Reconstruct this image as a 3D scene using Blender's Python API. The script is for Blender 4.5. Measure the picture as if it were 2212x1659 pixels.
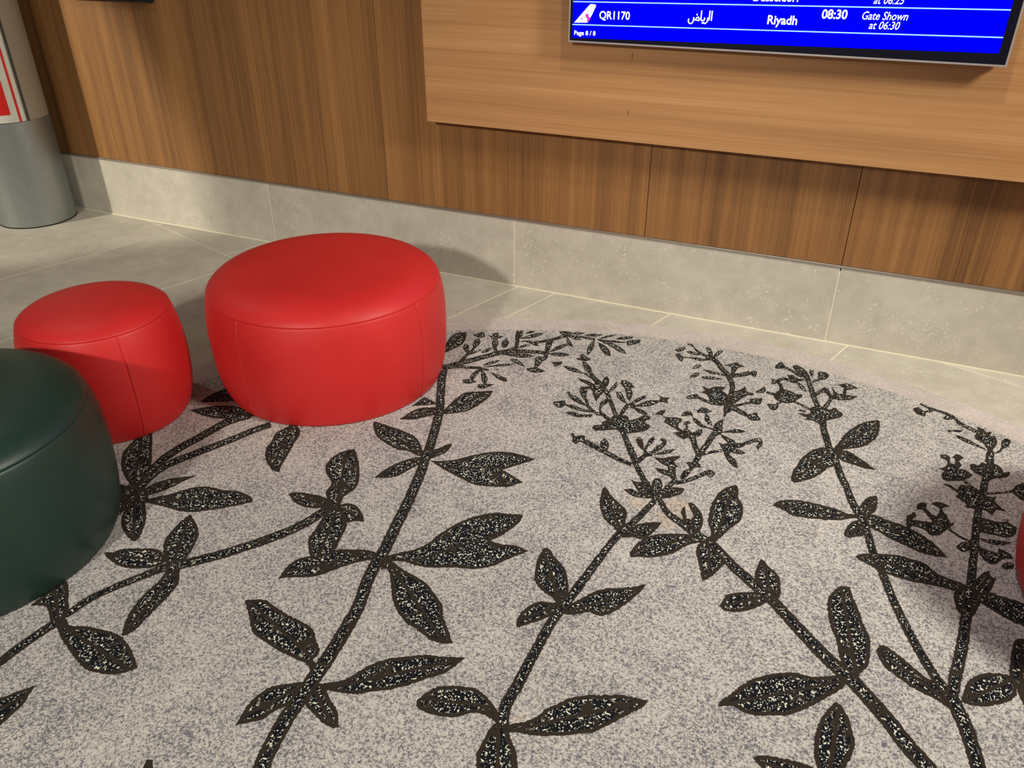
import bpy, bmesh, math, random
import numpy as np
from mathutils import Matrix, Vector
from mathutils.geometry import delaunay_2d_cdt

for o in list(bpy.data.objects):
    bpy.data.objects.remove(o, do_unlink=True)
scene = bpy.context.scene
C = scene.collection
rng = random.Random(7)

# ------------------------------------------------------------------ camera
F, CX, CY, H = 1740.5, 1106.0, 829.5, 1.5
PITCH, YAW, ROLL = math.radians(30.195), math.radians(24.577), math.radians(0.143)
_r = np.array([math.cos(YAW), math.sin(YAW), 0.0])
_f0 = np.array([-math.sin(YAW), math.cos(YAW), 0.0])
_u = np.array([0, 0, 1.0])
_f = _f0 * math.cos(PITCH) - _u * math.sin(PITCH)
_d = -(_u * math.cos(PITCH) + _f0 * math.sin(PITCH))
RIGHT = _r * math.cos(ROLL) + _d * math.sin(ROLL)
DOWN = -_r * math.sin(ROLL) + _d * math.cos(ROLL)
FWD = _f
cam_data = bpy.data.cameras.new('camera')
cam_data.sensor_width = 36.0
cam_data.lens = F / 2212.0 * 36.0
cam_data.clip_start = 0.02
cam = bpy.data.objects.new('camera', cam_data)
C.objects.link(cam)
m = Matrix.Identity(4)
for i in range(3):
    m[i][0], m[i][1], m[i][2] = RIGHT[i], -DOWN[i], -FWD[i]
m[2][3] = H
cam.matrix_world = m
scene.camera = cam


def ray(u, v):
    return RIGHT * ((u - CX) / F) + DOWN * ((v - CY) / F) + FWD


def on_floor(u, v, z=0.0):
    d = ray(u, v)
    p = d * ((z - H) / d[2])
    return p[0], p[1]


def on_wall(u, v, y):
    d = ray(u, v)
    p = d * (y / d[1])
    return p[0], p[2] + H


# ------------------------------------------------------------------ light
scene.view_settings.view_transform = 'Standard'
scene.view_settings.look = 'None'
scene.view_settings.gamma = 1.0
scene.view_settings.use_curve_mapping = False
scene.view_settings.exposure = 0.0
world = bpy.data.worlds.new('world')
scene.world = world
world.use_nodes = True
bg = world.node_tree.nodes['Background']
bg.inputs[0].default_value = (1.0, 0.93, 0.84, 1)
bg.inputs[1].default_value = 0.105


def spot(name, loc, aim, power, angle, blend=0.5, radius=0.1, col=(1, 0.93, 0.83)):
    L = bpy.data.lights.new(name, 'SPOT')
    L.energy = power
    L.spot_size = math.radians(angle)
    L.spot_blend = blend
    L.shadow_soft_size = radius
    L.color = col
    o = bpy.data.objects.new(name, L)
    C.objects.link(o)
    o.location = loc
    o.rotation_euler = (Vector(aim) - Vector(loc)).to_track_quat('-Z', 'Y').to_euler()
    return o


# far ceiling lamps of the hall behind the viewer, and the downlights before the wall
spot('hall_lamp', (-0.62, -3.9, 3.2), (-1.6, 1.6, 0.0), 930, 44, 0.8, 0.16)
spot('hall_lamp', (-7.0, -2.6, 3.2), (-5.0, 2.95, 0.5), 1500, 25, 0.16, 0.12, (1, 0.92, 0.76))
spot('downlight', (-3.7, 1.95, 3.2), (-3.7, 2.1, 0), 30, 100, 0.7, 0.06)
spot('downlight', (-0.2, 1.95, 3.2), (-0.2, 3.0, 0.9), 95, 84, 0.8, 0.06)
spot('downlight', (2.7, 1.5, 3.0), (0.3, 2.0, 0), 610, 120, 0.7, 0.36, (1, 0.95, 0.84))

# ------------------------------------------------------------------ materials
def new_mat(name):
    mt = bpy.data.materials.new(name)
    mt.use_nodes = True
    nt = mt.node_tree
    return mt, nt, nt.nodes['Principled BSDF']


def N(nt, t, **kw):
    n = nt.nodes.new(t)
    for k, v in kw.items():
        setattr(n, k, v)
    return n


def lin(r, g, b):
    f = lambda c: (c / 255 / 12.92) if c / 255 <= 0.04045 else ((c / 255 + 0.055) / 1.055) ** 2.4
    return (f(r), f(g), f(b), 1)


def ramp(nt, fac, stops, interp='LINEAR'):
    n = N(nt, 'ShaderNodeValToRGB')
    n.color_ramp.interpolation = interp
    e = n.color_ramp.elements
    while len(e) < len(stops):
        e.new(0.5)
    for i, (p, c) in enumerate(stops):
        e[i].position = p
        e[i].color = c
    nt.links.new(fac, n.inputs[0])
    return n.outputs[0]


def mapped(nt, scale, rnd=0.0, loc=(0, 0, 0)):
    tc = N(nt, 'ShaderNodeTexCoord')
    mp = N(nt, 'ShaderNodeMapping')
    mp.inputs['Scale'].default_value = scale
    mp.inputs['Location'].default_value = loc
    src = tc.outputs['Object']
    if rnd:
        oi = N(nt, 'ShaderNodeObjectInfo')
        vm = N(nt, 'ShaderNodeVectorMath', operation='SCALE')
        vm.inputs[0].default_value = (rnd, rnd * 0.7, rnd * 1.3)
        nt.links.new(oi.outputs['Random'], vm.inputs['Scale'])
        ad = N(nt, 'ShaderNodeVectorMath', operation='ADD')
        nt.links.new(src, ad.inputs[0])
        nt.links.new(vm.outputs[0], ad.inputs[1])
        src = ad.outputs[0]
    nt.links.new(src, mp.inputs[0])
    return mp.outputs[0]


def noise(nt, vec, scale, detail=2, rough=0.5):
    n = N(nt, 'ShaderNodeTexNoise')
    n.inputs['Scale'].default_value = scale
    n.inputs['Detail'].default_value = detail
    n.inputs['Roughness'].default_value = rough
    nt.links.new(vec, n.inputs['Vector'])
    return n.outputs['Fac']


def math_(nt, op, a, b=None, c=None):
    n = N(nt, 'ShaderNodeMath', operation=op)
    for i, x in enumerate((a, b, c)):
        if x is None:
            continue
        if isinstance(x, (int, float)):
            n.inputs[i].default_value = x
        else:
            nt.links.new(x, n.inputs[i])
    return n.outputs[0]


def mixc(nt, fac, a, b, mode='MIX'):
    n = N(nt, 'ShaderNodeMix', data_type='RGBA', blend_type=mode)
    for k, x in ((0, fac), (6, a), (7, b)):
        if isinstance(x, (int, float)):
            n.inputs[k].default_value = x
        elif isinstance(x, tuple):
            n.inputs[k].default_value = x
        else:
            nt.links.new(x, n.inputs[k])
    return n.outputs[2]


def bump(nt, bs, h, strength, dist):
    b = N(nt, 'ShaderNodeBump')
    b.inputs['Strength'].default_value = strength
    b.inputs['Distance'].default_value = dist
    nt.links.new(h, b.inputs['Height'])
    nt.links.new(b.outputs[0], bs.inputs['Normal'])


def plain(name, col, rough=0.6, metal=0.0, spec=0.5):
    mt, nt, bs = new_mat(name)
    v = mapped(nt, (1, 1, 1))
    n = noise(nt, v, 40, 3)
    d = tuple(c * 0.93 for c in col[:3]) + (1,)
    nt.links.new(ramp(nt, n, [(0.3, d), (0.7, col)]), bs.inputs['Base Color'])
    bs.inputs['Roughness'].default_value = rough
    bs.inputs['Metallic'].default_value = metal
    bs.inputs['Specular IOR Level'].default_value = spec
    return mt


def wood(name, vertical, cols, rough, knots=()):
    mt, nt, bs = new_mat(name)
    def ax(a, b):
        return (a, a, b) if vertical else (b, a, a)
    big = noise(nt, mapped(nt, ax(5.5, 0.16), 11), 1, 2, 0.6)
    mid = noise(nt, mapped(nt, ax(21, 0.35), 23), 1, 3, 0.65)
    fin = noise(nt, mapped(nt, ax(130, 1.4), 5), 1, 2, 0.6)
    por = noise(nt, mapped(nt, ax(420, 9), 5), 1, 2, 0.6)
    s = math_(nt, 'MULTIPLY', big, 0.30)
    s = math_(nt, 'MULTIPLY_ADD', mid, 0.40, s)
    s = math_(nt, 'MULTIPLY_ADD', fin, 0.20, s)
    s = math_(nt, 'MULTIPLY_ADD', por, 0.10, s)
    c = ramp(nt, s, [(0.36, cols[0]), (0.46, cols[1]), (0.54, cols[2]), (0.64, cols[3])])
    # thin dark growth lines
    ln = noise(nt, mapped(nt, ax(26, 0.22), 17), 1, 1, 0.5)
    ln = math_(nt, 'ABSOLUTE', math_(nt, 'SUBTRACT', ln, 0.5))
    ln = ramp(nt, ln, [(0.0, (1, 1, 1, 1)), (0.018, (0, 0, 0, 1))])
    c = mixc(nt, math_(nt, 'MULTIPLY', ln, 0.28), c, cols[0])
    for i_, (kx, kz) in enumerate(knots):
        mp = mapped(nt, (1 / 0.005, 0, 1 / 0.016), 0, (-kx / 0.005, 0, -kz / 0.016))
        ln_ = N(nt, 'ShaderNodeVectorMath', operation='LENGTH')
        nt.links.new(mp, ln_.inputs[0])
        kd = ramp(nt, ln_.outputs['Value'], [(0.25, (1, 1, 1, 1)), (1.0, (0, 0, 0, 1))])
        c = mixc(nt, math_(nt, 'MULTIPLY', kd, (0.7, 0.6, 0.35)[i_]), c, lin(84, 52, 34))
    nt.links.new(c, bs.inputs['Base Color'])
    bs.inputs['Roughness'].default_value = rough
    bs.inputs['Specular IOR Level'].default_value = 0.35
    bump(nt, bs, fin, 0.06, 0.002)
    return mt


MAT = {}
MAT['wood_wall'] = wood('teak_veneer_upright', True,
                        [lin(102, 68, 38), lin(132, 92, 53), lin(148, 104, 60), lin(168, 122, 73)], 0.5)
MAT['wood_panel'] = wood('teak_veneer_lengthwise', False,
                         [lin(156, 111, 69), lin(174, 127, 82), lin(184, 137, 90), lin(197, 150, 102)], 0.48,
                         [on_wall(1366, 121, 3.082), on_wall(1357, 243, 3.082), on_wall(1620, 352, 3.082)])


def stone(name, a, b, speck):
    mt, nt, bs = new_mat(name)
    v = mapped(nt, (1, 1, 1), 31)
    n1 = noise(nt, v, 3.5, 6, 0.62)
    n2 = noise(nt, v, 16, 5, 0.6)
    s = math_(nt, 'MULTIPLY_ADD', n2, 0.4, math_(nt, 'MULTIPLY', n1, 0.6))
    c = ramp(nt, s, [(0.36, a), (0.62, b)])
    sp = noise(nt, v, 85, 3, 0.6)
    pk = noise(nt, v, 9, 2)
    sp = math_(nt, 'MULTIPLY_ADD', pk, 0.35, sp)
    sp = ramp(nt, sp, [(0.80, (0, 0, 0, 1)), (0.90, (1, 1, 1, 1))])
    c = mixc(nt, math_(nt, 'MULTIPLY', sp, 0.6), c, speck)
    nt.links.new(c, bs.inputs['Base Color'])
    bs.inputs['Roughness'].default_value = 0.62
    bs.inputs['Specular IOR Level'].default_value = 0.35
    bump(nt, bs, n2, 0.05, 0.003)
    return mt


MAT['tile'] = stone('beige_porcelain_tile', lin(176, 170, 156), lin(198, 192, 178), lin(230, 226, 213))
MAT['grout'] = plain('cream_grout', lin(236, 229, 204), 0.85)
MAT['dark_gap'] = plain('dark_joint', lin(34, 28, 22), 0.9)
MAT['trim'] = plain('brushed_aluminium_trim', lin(176, 170, 160), 0.38, 0.8)
MAT['steel'] = plain('brushed_steel', lin(158, 163, 162), 0.46, 0.85)
MAT['paint_grey'] = plain('warm_grey_paint', lin(150, 138, 120), 0.5)
MAT['poster_white'] = plain('poster_white', lin(214, 214, 200), 0.4)
MAT['poster_red'] = plain('poster_red', lin(214, 26, 24), 0.4)
MAT['frame_dark'] = plain('dark_frame_strip', lin(58, 58, 52), 0.4)
MAT['frame_grey'] = plain('grey_frame_strip', lin(120, 120, 116), 0.35)
MAT['black_plastic'] = plain('black_plastic', lin(16, 16, 24), 0.35)
MAT['bezel'] = plain('glossy_black_bezel', lin(14, 14, 30), 0.22)
MAT['silver'] = plain('silver_edge_strip', lin(200, 192, 190), 0.35, 0.6)


def leather(name, col, dark, rough=0.4):
    mt, nt, bs = new_mat(name)
    v = mapped(nt, (1, 1, 1), 7)
    n = noise(nt, v, 6, 3)
    g = N(nt, 'ShaderNodeTexVoronoi')
    g.inputs['Scale'].default_value = 420
    nt.links.new(v, g.inputs['Vector'])
    nt.links.new(ramp(nt, n, [(0.3, dark), (0.7, col)]), bs.inputs['Base Color'])
    bs.inputs['Roughness'].default_value = rough
    bs.inputs['Specular IOR Level'].default_value = 0.42
    bump(nt, bs, g.outputs['Distance'], 0.10, 0.0012)
    return mt


MAT['red'] = leather('red_leatherette', lin(204, 40, 39), lin(196, 36, 35), 0.5)
MAT['red_thread'] = plain('red_thread', lin(214, 60, 56), 0.6)
MAT['green'] = leather('dark_green_leatherette', lin(32, 55, 46), lin(28, 49, 41), 0.42)
MAT['green_thread'] = plain('dark_green_thread', lin(24, 40, 34), 0.6)


def emission(name, col, strength):
    mt = bpy.data.materials.new(name)
    mt.use_nodes = True
    nt = mt.node_tree
    nt.nodes.remove(nt.nodes['Principled BSDF'])
    e = N(nt, 'ShaderNodeEmission')
    e.inputs[0].default_value = col
    e.inputs[1].default_value = strength
    nt.links.new(e.outputs[0], nt.nodes['Material Output'].inputs[0])
    return mt


MAT['scr_blue'] = emission('screen_blue', (0.0, 0.0, 1.0, 1), 1.0)
MAT['scr_white'] = emission('screen_white', (0.95, 1.0, 1.0, 1), 1.4)
MAT['scr_cyan'] = emission('screen_pale_cyan', (0.45, 0.85, 1.0, 1), 1.1)
MAT['scr_magenta'] = emission('screen_magenta', (0.8, 0.06, 0.6, 1), 1.0)


def spots_mask(nt, spots):
    """soft mask round a few stains at fixed places on the carpet"""
    tc = N(nt, 'ShaderNodeTexCoord')
    out = None
    for x, y, r in spots:
        d = N(nt, 'ShaderNodeVectorMath', operation='DISTANCE')
        nt.links.new(tc.outputs['Object'], d.inputs[0])
        d.inputs[1].default_value = (x, y, 0.004)
        k = N(nt, 'ShaderNodeMapRange', interpolation_type='SMOOTHSTEP')
        k.inputs['From Min'].default_value = r
        k.inputs['From Max'].default_value = r * 0.2
        nt.links.new(d.outputs['Value'], k.inputs['Value'])
        out = k.outputs[0] if out is None else math_(nt, 'MAXIMUM', out, k.outputs[0])
    return out


def carpet_field():
    mt, nt, bs = new_mat('mottled_beige_grey_carpet')
    v = mapped(nt, (1, 1, 1))
    a = noise(nt, v, 150, 3, 0.65)
    b = noise(nt, v, 330, 2, 0.6)
    l = noise(nt, v, 7, 3, 0.6)
    s = math_(nt, 'MULTIPLY_ADD', b, 0.42, math_(nt, 'MULTIPLY', a, 0.5))
    s = math_(nt, 'MULTIPLY_ADD', l, 0.12, s)
    c = ramp(nt, s, [(0.41, lin(98, 97, 106)), (0.47, lin(132, 130, 133)), (0.52, lin(176, 172, 166)), (0.59, lin(205, 201, 192))])
    st = spots_mask(nt, [on_floor(1382, 1086) + (0.05,), on_floor(1467, 1097) + (0.06,), on_floor(1440, 1125) + (0.06,), on_floor(1118, 1555) + (0.02,)])
    c = mixc(nt, math_(nt, 'MULTIPLY', math_(nt, 'MULTIPLY', st, noise(nt, v, 30, 3)), 0.55), c, lin(196, 168, 128))
    nt.links.new(c, bs.inputs['Base Color'])
    bs.inputs['Roughness'].default_value = 1.0
    bs.inputs['Specular IOR Level'].default_value = 0.1
    bump(nt, bs, s, 0.5, 0.004)
    return mt


def carpet_border():
    mt, nt, bs = new_mat('plain_pale_carpet')
    v = mapped(nt, (1, 1, 1))
    a = noise(nt, v, 130, 3, 0.6)
    l = noise(nt, v, 5, 3, 0.6)
    s = math_(nt, 'MULTIPLY_ADD', l, 0.4, math_(nt, 'MULTIPLY', a, 0.6))
    nt.links.new(ramp(nt, s, [(0.38, lin(176, 166, 161)), (0.6, lin(204, 194, 188))]), bs.inputs['Base Color'])
    bs.inputs['Roughness'].default_value = 1.0
    bs.inputs['Specular IOR Level'].default_value = 0.1
    bump(nt, bs, a, 0.4, 0.003)
    return mt


def carpet_motif():
    mt, nt, bs = new_mat('dark_brown_flecked_pile')
    v = mapped(nt, (1, 1, 1))
    ed = N(nt, 'ShaderNodeAttribute', attribute_name='edge').outputs['Fac']
    rb = N(nt, 'ShaderNodeAttribute', attribute_name='rib').outputs['Fac']
    w = noise(nt, v, 70, 2)
    e2 = math_(nt, 'MULTIPLY_ADD', w, 0.9, ed)
    inner = ramp(nt, e2, [(0.0, (0, 0, 0, 1)), (1.0, (1, 1, 1, 1))])
    k = N(nt, 'ShaderNodeMapRange', interpolation_type='SMOOTHSTEP')
    k.inputs['From Min'].default_value = 1.25
    k.inputs['From Max'].default_value = 1.6
    nt.links.new(e2, k.inputs['Value'])
    inner = k.outputs[0]
    r2 = math_(nt, 'MULTIPLY_ADD', w, 0.9, rb)
    k2 = N(nt, 'ShaderNodeMapRange', interpolation_type='SMOOTHSTEP')
    k2.inputs['From Min'].default_value = 0.95
    k2.inputs['From Max'].default_value = 1.3
    nt.links.new(r2, k2.inputs['Value'])
    inner = math_(nt, 'MULTIPLY', inner, k2.outputs[0])
    pt = ramp(nt, noise(nt, v, 22, 2), [(0.33, (0, 0, 0, 1)), (0.43, (1, 1, 1, 1))])
    inner = math_(nt, 'MULTIPLY', inner, pt)
    base = mixc(nt, inner, lin(52, 46, 39), lin(24, 25, 30))
    fl = noise(nt, v, 150, 1, 0.5)
    fl2 = noise(nt, mapped(nt, (1.6, 0.9, 1), 0, (3, 1, 0)), 170, 1, 0.5)
    fl = math_(nt, 'MAXIMUM', fl, fl2)
    fl = ramp(nt, fl, [(0.635, (0, 0, 0, 1)), (0.665, (1, 1, 1, 1))])
    c = mixc(nt, math_(nt, 'MULTIPLY', fl, inner), base, lin(226, 227, 206))
    nt.links.new(c, bs.inputs['Base Color'])
    bs.inputs['Roughness'].default_value = 1.0
    bs.inputs['Specular IOR Level'].default_value = 0.1
    bump(nt, bs, fl, 0.3, 0.002)
    return mt


MAT['field'] = carpet_field()
MAT['border'] = carpet_border()
MAT['motif'] = carpet_motif()

# ------------------------------------------------------------------ helpers
def obj(name, me, mat, parent=None):
    o = bpy.data.objects.new(name, me)
    C.objects.link(o)
    if mat is not None and not me.materials:
        me.materials.append(mat)
    if parent:
        o.parent = parent
    return o


def tag(o, label=None, cat=None, group=None, kind=None):
    for k, v in (('label', label), ('category', cat), ('group', group), ('kind', kind)):
        if v:
            o[k] = v
    return o


def empty(name, loc=(0, 0, 0), rz=0):
    o = bpy.data.objects.new(name, None)
    o.empty_display_size = 0.1
    C.objects.link(o)
    o.location = loc
    o.rotation_euler = (0, 0, rz)
    return o


def mesh(name, v, f, smooth=False):
    me = bpy.data.meshes.new(name)
    me.from_pydata([tuple(map(float, p)) for p in v], [], f)
    if smooth:
        me.polygons.foreach_set('use_smooth', [True] * len(me.polygons))
    me.update()
    return me


def box(name, x0, x1, y0, y1, z0, z1, bev=0.0):
    bm = bmesh.new()
    bmesh.ops.create_cube(bm, size=1)
    for v in bm.verts:
        v.co.x = x0 + (v.co.x + 0.5) * (x1 - x0)
        v.co.y = y0 + (v.co.y + 0.5) * (y1 - y0)
        v.co.z = z0 + (v.co.z + 0.5) * (z1 - z0)
    if bev:
        bmesh.ops.bevel(bm, geom=bm.edges[:], offset=bev, segments=2, affect='EDGES', profile=0.5)
    me = bpy.data.meshes.new(name)
    bm.to_mesh(me)
    bm.free()
    return me


def prism(name, poly, z0, z1, bev=0.0):
    """upright prism over a convex or concave polygon (x, y), counter-clockwise"""
    n = len(poly)
    v = [(x, y, z0) for x, y in poly] + [(x, y, z1) for x, y in poly]
    f = [tuple(range(n))[::-1], tuple(range(n, 2 * n))] + [(i, (i + 1) % n, n + (i + 1) % n, n + i) for i in range(n)]
    me = mesh(name, v, f)
    if bev:
        bm = bmesh.new()
        bm.from_mesh(me)
        bmesh.ops.bevel(bm, geom=[e for e in bm.edges if e.verts[0].co.z > z1 - 1e-6 and e.verts[1].co.z > z1 - 1e-6],
                        offset=bev, segments=1, affect='EDGES')
        bm.to_mesh(me)
        bm.free()
    return me


# ------------------------------------------------------------------ the setting
YW = 3.182                       # face of the stone skirting
XL, XR, YF = -7.0, 3.6, -2.6
ZB = 0.326

# floor: grout bed with tiles laid askew to the wall
fl = obj('floor', box('floor', XL, XR, YF, YW + 0.06, -0.06, -0.0012), MAT['grout'])
tag(fl, 'beige stone tile floor with pale grout lines', 'floor', kind='structure')
TA = math.radians(17)
SV = np.array([math.cos(TA), -math.sin(TA)])
TV = np.array([math.sin(TA), math.cos(TA)])


def clip_poly(poly, a, b, c):
    """keep a*x + b*y <= c"""
    out = []
    for i in range(len(poly)):
        p, q = poly[i], poly[(i + 1) % len(poly)]
        dp, dq = a * p[0] + b * p[1] - c, a * q[0] + b * q[1] - c
        if dp <= 0:
            out.append(p)
        if dp * dq < 0:
            t = dp / (dp - dq)
            out.append((p[0] + (q[0] - p[0]) * t, p[1] + (q[1] - p[1]) * t))
    return out


G = 0.0022
row_lines = [1.945 + 1.205 * k for k in range(-5, 3)]
for ri in range(len(row_lines) - 1):
    t0, t1 = row_lines[ri], row_lines[ri + 1]
    off = {1: -2.29, 0: -2.12}[(ri - 5) % 2 == 0]
    joints = [off + 0.695 * k for k in range(-9, 10)]
    if abs(t0 - 1.945) < 1e-6:
        joints.append(-2.11)
    joints.sort()
    for s0, s1 in zip(joints[:-1], joints[1:]):
        q = [tuple(SV * s + TV * t) for s, t in ((s0 + G, t0 + G), (s1 - G, t0 + G), (s1 - G, t1 - G), (s0 + G, t1 - G))]
        for a, b, c in ((0, 1, YW - 0.004), (1, 0, XR), (-1, 0, -XL), (0, -1, -YF)):
            q = clip_poly(q, a, b, c) if q else q
        if len(q) < 3:
            continue
        ar = sum(q[i][0] * q[(i + 1) % len(q)][1] - q[(i + 1) % len(q)][0] * q[i][1] for i in range(len(q))) / 2
        if abs(ar) < 0.0002:
            continue
        if ar < 0:
            q = q[::-1]
        obj('tile', prism('tile', q, -0.008, 0.0, 0.0008), MAT['tile'], fl)

# skirting of large tiles set on end
bb = obj('baseboard_back', box('baseboard_back', XL, XR, YW + 0.007, YW + 0.06, -0.03, ZB), MAT['dark_gap'])
tag(bb, 'tall beige stone tile skirting below the wood wall', 'skirting', kind='structure')
bj = [-0.0555 + 1.386 * k for k in range(-5, 4)]
edges = [XL] + [x for x in bj if XL < x < XR] + [XR]
for a, b in zip(edges[:-1], edges[1:]):
    obj('tile', box('tile', a + 0.002, b - 0.002, YW, YW + 0.012, 0.004, ZB - 0.008, 0.0008), MAT['tile'], bb)
for x in edges[1:-1]:
    chipped = abs(x + 0.0555) < 1e-3
    obj('grout_joint', box('grout_joint', x - 0.002, x + 0.002, YW + 0.0012, YW + 0.012, 0.004, ZB - (0.022 if chipped else 0.008)),
        MAT['grout'], bb)
obj('caulk_line', box('caulk_line', XL, XR, YW - 0.0045, YW + 0.008, -0.001, 0.0035), MAT['grout'], bb)
tr = obj('trim_1', box('trim_1', XL, XR, YW - 0.004, YW + 0.05, ZB - 0.008, ZB + 0.001, 0.0008), MAT['trim'])
tag(tr, 'thin grey metal strip between skirting and wood wall', 'trim', kind='structure')

# wood wall of upright veneer panels
ZT = 3.0
wb = obj('wall_back', box('wall_back', XL, XR, YW + 0.03, YW + 0.12, ZB - 0.006, ZT), MAT['dark_gap'])
tag(wb, 'brown wood veneer wall with upright grain', 'wall', kind='structure')
seams = [XL, -6.2, -4.152, -2.104, -0.842, -0.0555, 1.992, XR]
for a, b in zip(seams[:-1], seams[1:]):
    obj('wood_panel', box('wood_panel', a + 0.0012, b - 0.0012, YW + 0.004, YW + 0.03, ZB + 0.0015, ZT, 0.0008), MAT['wood_wall'], wb)

# ------------------------------------------------------------------ board behind the screen
YP = YW - 0.10                   # face of the raised board
pb_l, pb_b = on_wall(922.5, 262, YP)
bd = empty('display_board', (-0.43, YW, pb_b))
tag(bd, 'raised light wood board with lengthwise grain behind the flight screen', 'wall panel')
p = obj('face_panel', box('face_panel', pb_l, 0.96, YP, YP + 0.022, pb_b, 2.28, 0.0015), MAT['wood_panel'], bd)
p2 = obj('mounting_frame', box('mounting_frame', pb_l + 0.09, 0.87, YP + 0.022, YW + 0.004, pb_b + 0.09, 2.19), MAT['dark_gap'], bd)
for q in (p, p2):
    q.matrix_parent_inverse = Matrix.Translation(bd.location).inverted()

# ------------------------------------------------------------------ screen
YS = YP - 0.058
x0, z0 = on_wall(1227.0, 90.6, YS)
x1, _ = on_wall(2174.0, 146.5, YS)
z1 = z0 + 0.84
tv = empty('flight_screen', ((x0 + x1) / 2, YS, z0))
tag(tv, 'wide flat flight information screen with bright blue display and black bezel', 'screen')
tvi = Matrix.Translation(tv.location).inverted()


def tvpart(name, me, mat, parent=None):
    o = obj(name, me, mat, parent or tv)
    if parent is None:
        o.matrix_parent_inverse = tvi
    return o


tvpart('casing', box('casing', x0 + 0.004, x1 - 0.004, YS + 0.004, YS + 0.042, z0 + 0.004, z1 - 0.004, 0.002), MAT['black_plastic'])
tvpart('wall_bracket', box('wall_bracket', x0 + 0.45, x1 - 0.45, YS + 0.042, YP, z0 + 0.25, z1 - 0.25), MAT['black_plastic'])
fw = 0.006
for a in ((x0, x1, z0, z0 + fw), (x0, x1, z1 - fw, z1), (x0, x0 + fw, z0 + fw, z1 - fw), (x1 - fw, x1, z0 + fw, z1 - fw)):
    tvpart('edge_strip', box('edge_strip', a[0], a[1], YS - 0.001, YS + 0.012, a[2], a[3], 0.0008), MAT['silver'])
bez = tvpart('bezel', box('bezel', x0 + fw, x1 - fw, YS, YS + 0.004, z0 + fw, z1 - fw), MAT['bezel'])
# the lit area sits slightly askew in the bezel
sbl = on_wall(1235.7, 81.6, YS)
sbr = on_wall(2157.5, 115.6, YS)
ANG = math.atan2(sbr[1] - sbl[1], sbr[0] - sbl[0])
SW = math.hypot(sbr[0] - sbl[0], sbr[1] - sbl[1])
SH = SW * 9 / 16 - 0.03


def scr(u, v, d):
    """screen coordinates (right, up, out) to scene"""
    return (sbl[0] + u * math.cos(ANG), YS - d, sbl[1] + v + u * math.sin(ANG))


def uv(px, py):
    x, z = on_wall(px, py, YS)
    u = (x - sbl[0]) / math.cos(ANG)
    return u, z - sbl[1] - u * math.sin(ANG)


def scr_poly(name, pts, d, mat, parent=None):
    return tvpart(name, mesh(name, [scr(u, v, d) for u, v in pts], [tuple(range(len(pts)))]), mat)


scr_poly('display', [(0, 0), (SW, 0), (SW, SH), (0, SH)], 0.0006, MAT['scr_blue'])
_, v1 = uv(1235.7, 52.7)
_, v2 = uv(1235.7, 3.2)
PITCHR = v2 - v1
k = 0
vv = v1
while vv < SH - 0.02:
    scr_poly('row_line', [(0, vv - 0.0018), (SW, vv - 0.0018), (SW, vv + 0.0018), (0, vv + 0.0018)], 0.001, MAT['scr_cyan'])
    vv += PITCHR


def text(s, u, v, height, width, bold=0.0, shear=0.0, d=0.0014, mat='scr_white'):
    """a word on the display, lower-left at (u, v), fitted to a cap height and width"""
    cu = bpy.data.curves.new('word', 'FONT')
    cu.body = s
    cu.size = 1.0
    cu.offset = bold
    cu.shear = shear
    cu.resolution_u = 3
    t = bpy.data.objects.new('tmp', cu)
    C.objects.link(t)
    dg = bpy.context.evaluated_depsgraph_get()
    me = bpy.data.meshes.new_from_object(t.evaluated_get(dg))
    bpy.data.objects.remove(t, do_unlink=True)
    bpy.data.curves.remove(cu)
    co = np.array([v_.co[:] for v_ in me.vertices])
    xa, xb = co[:, 0].min(), co[:, 0].max()
    sx = width / (xb - xa)
    sy = height / 0.69
    for v_ in me.vertices:
        v_.co = scr(u + (v_.co.x - xa) * sx, v + v_.co.y * sy, d)
    me.update()
    me.materials.clear()
    return tvpart('lettering', me, MAT[mat])


def textpx(s, pl, pr, height, **kw):
    a, b = uv(*pl), uv(*pr)
    return text(s, a[0], a[1], height, b[0] - a[0], **kw)


textpx('QR1170', (1294.5, 40.6), (1360.5, 42.2), 0.0255, bold=0.022)
textpx('Riyadh', (1657, 51.6), (1721, 53.6), 0.0265, bold=0.022)
textpx('08:30', (1774, 39.6), (1829, 41.4), 0.0265, bold=0.026)
textpx('Gate Shown', (1861.5, 41.8), (1960, 44.6), 0.0235, bold=0.008, shear=0.2)
textpx('at 06:30', (1876, 62.2), (1942, 64.0), 0.0225, bold=0.008, shear=0.2)
textpx('Page 8 / 8', (1240.5, 75.0), (1286.5, 76.6), 0.0145, bold=0.024)
textpx('Gate Shown', (1866, -12.5), (1966, -10.8), 0.0235, bold=0.008, shear=0.2)
textpx('at 06:25', (1886.5, 8.0), (1952.5, 9.8), 0.0225, bold=0.008, shear=0.2)
textpx('D\u00fcsseldorf', (1627, 1.8), (1727, 4.2), 0.0265, bold=0.022)


def strokes(name, segs, u, v, sc, w):
    """pen strokes (polylines) as flat ribbons on the display"""
    V, Fc = [], []
    for s in segs:
        p = np.array(s, float) * sc + [u, v]
        for i in range(len(p)):
            a, b = p[max(i - 1, 0)], p[min(i + 1, len(p) - 1)]
            t = (b - a) / (np.linalg.norm(b - a) + 1e-9)
            n = np.array([-t[1], t[0]]) * w / 2
            e = t * w / 2 * (-1 if i == 0 else 1 if i == len(p) - 1 else 0)
            V += [scr(*(p[i] + n + e), 0.0014), scr(*(p[i] - n + e), 0.0014)]
            if i:
                k_ = len(V)
                Fc.append((k_ - 4, k_ - 3, k_ - 1, k_ - 2))
    return tvpart(name, mesh(name, V, Fc), MAT['scr_white'])


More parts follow.
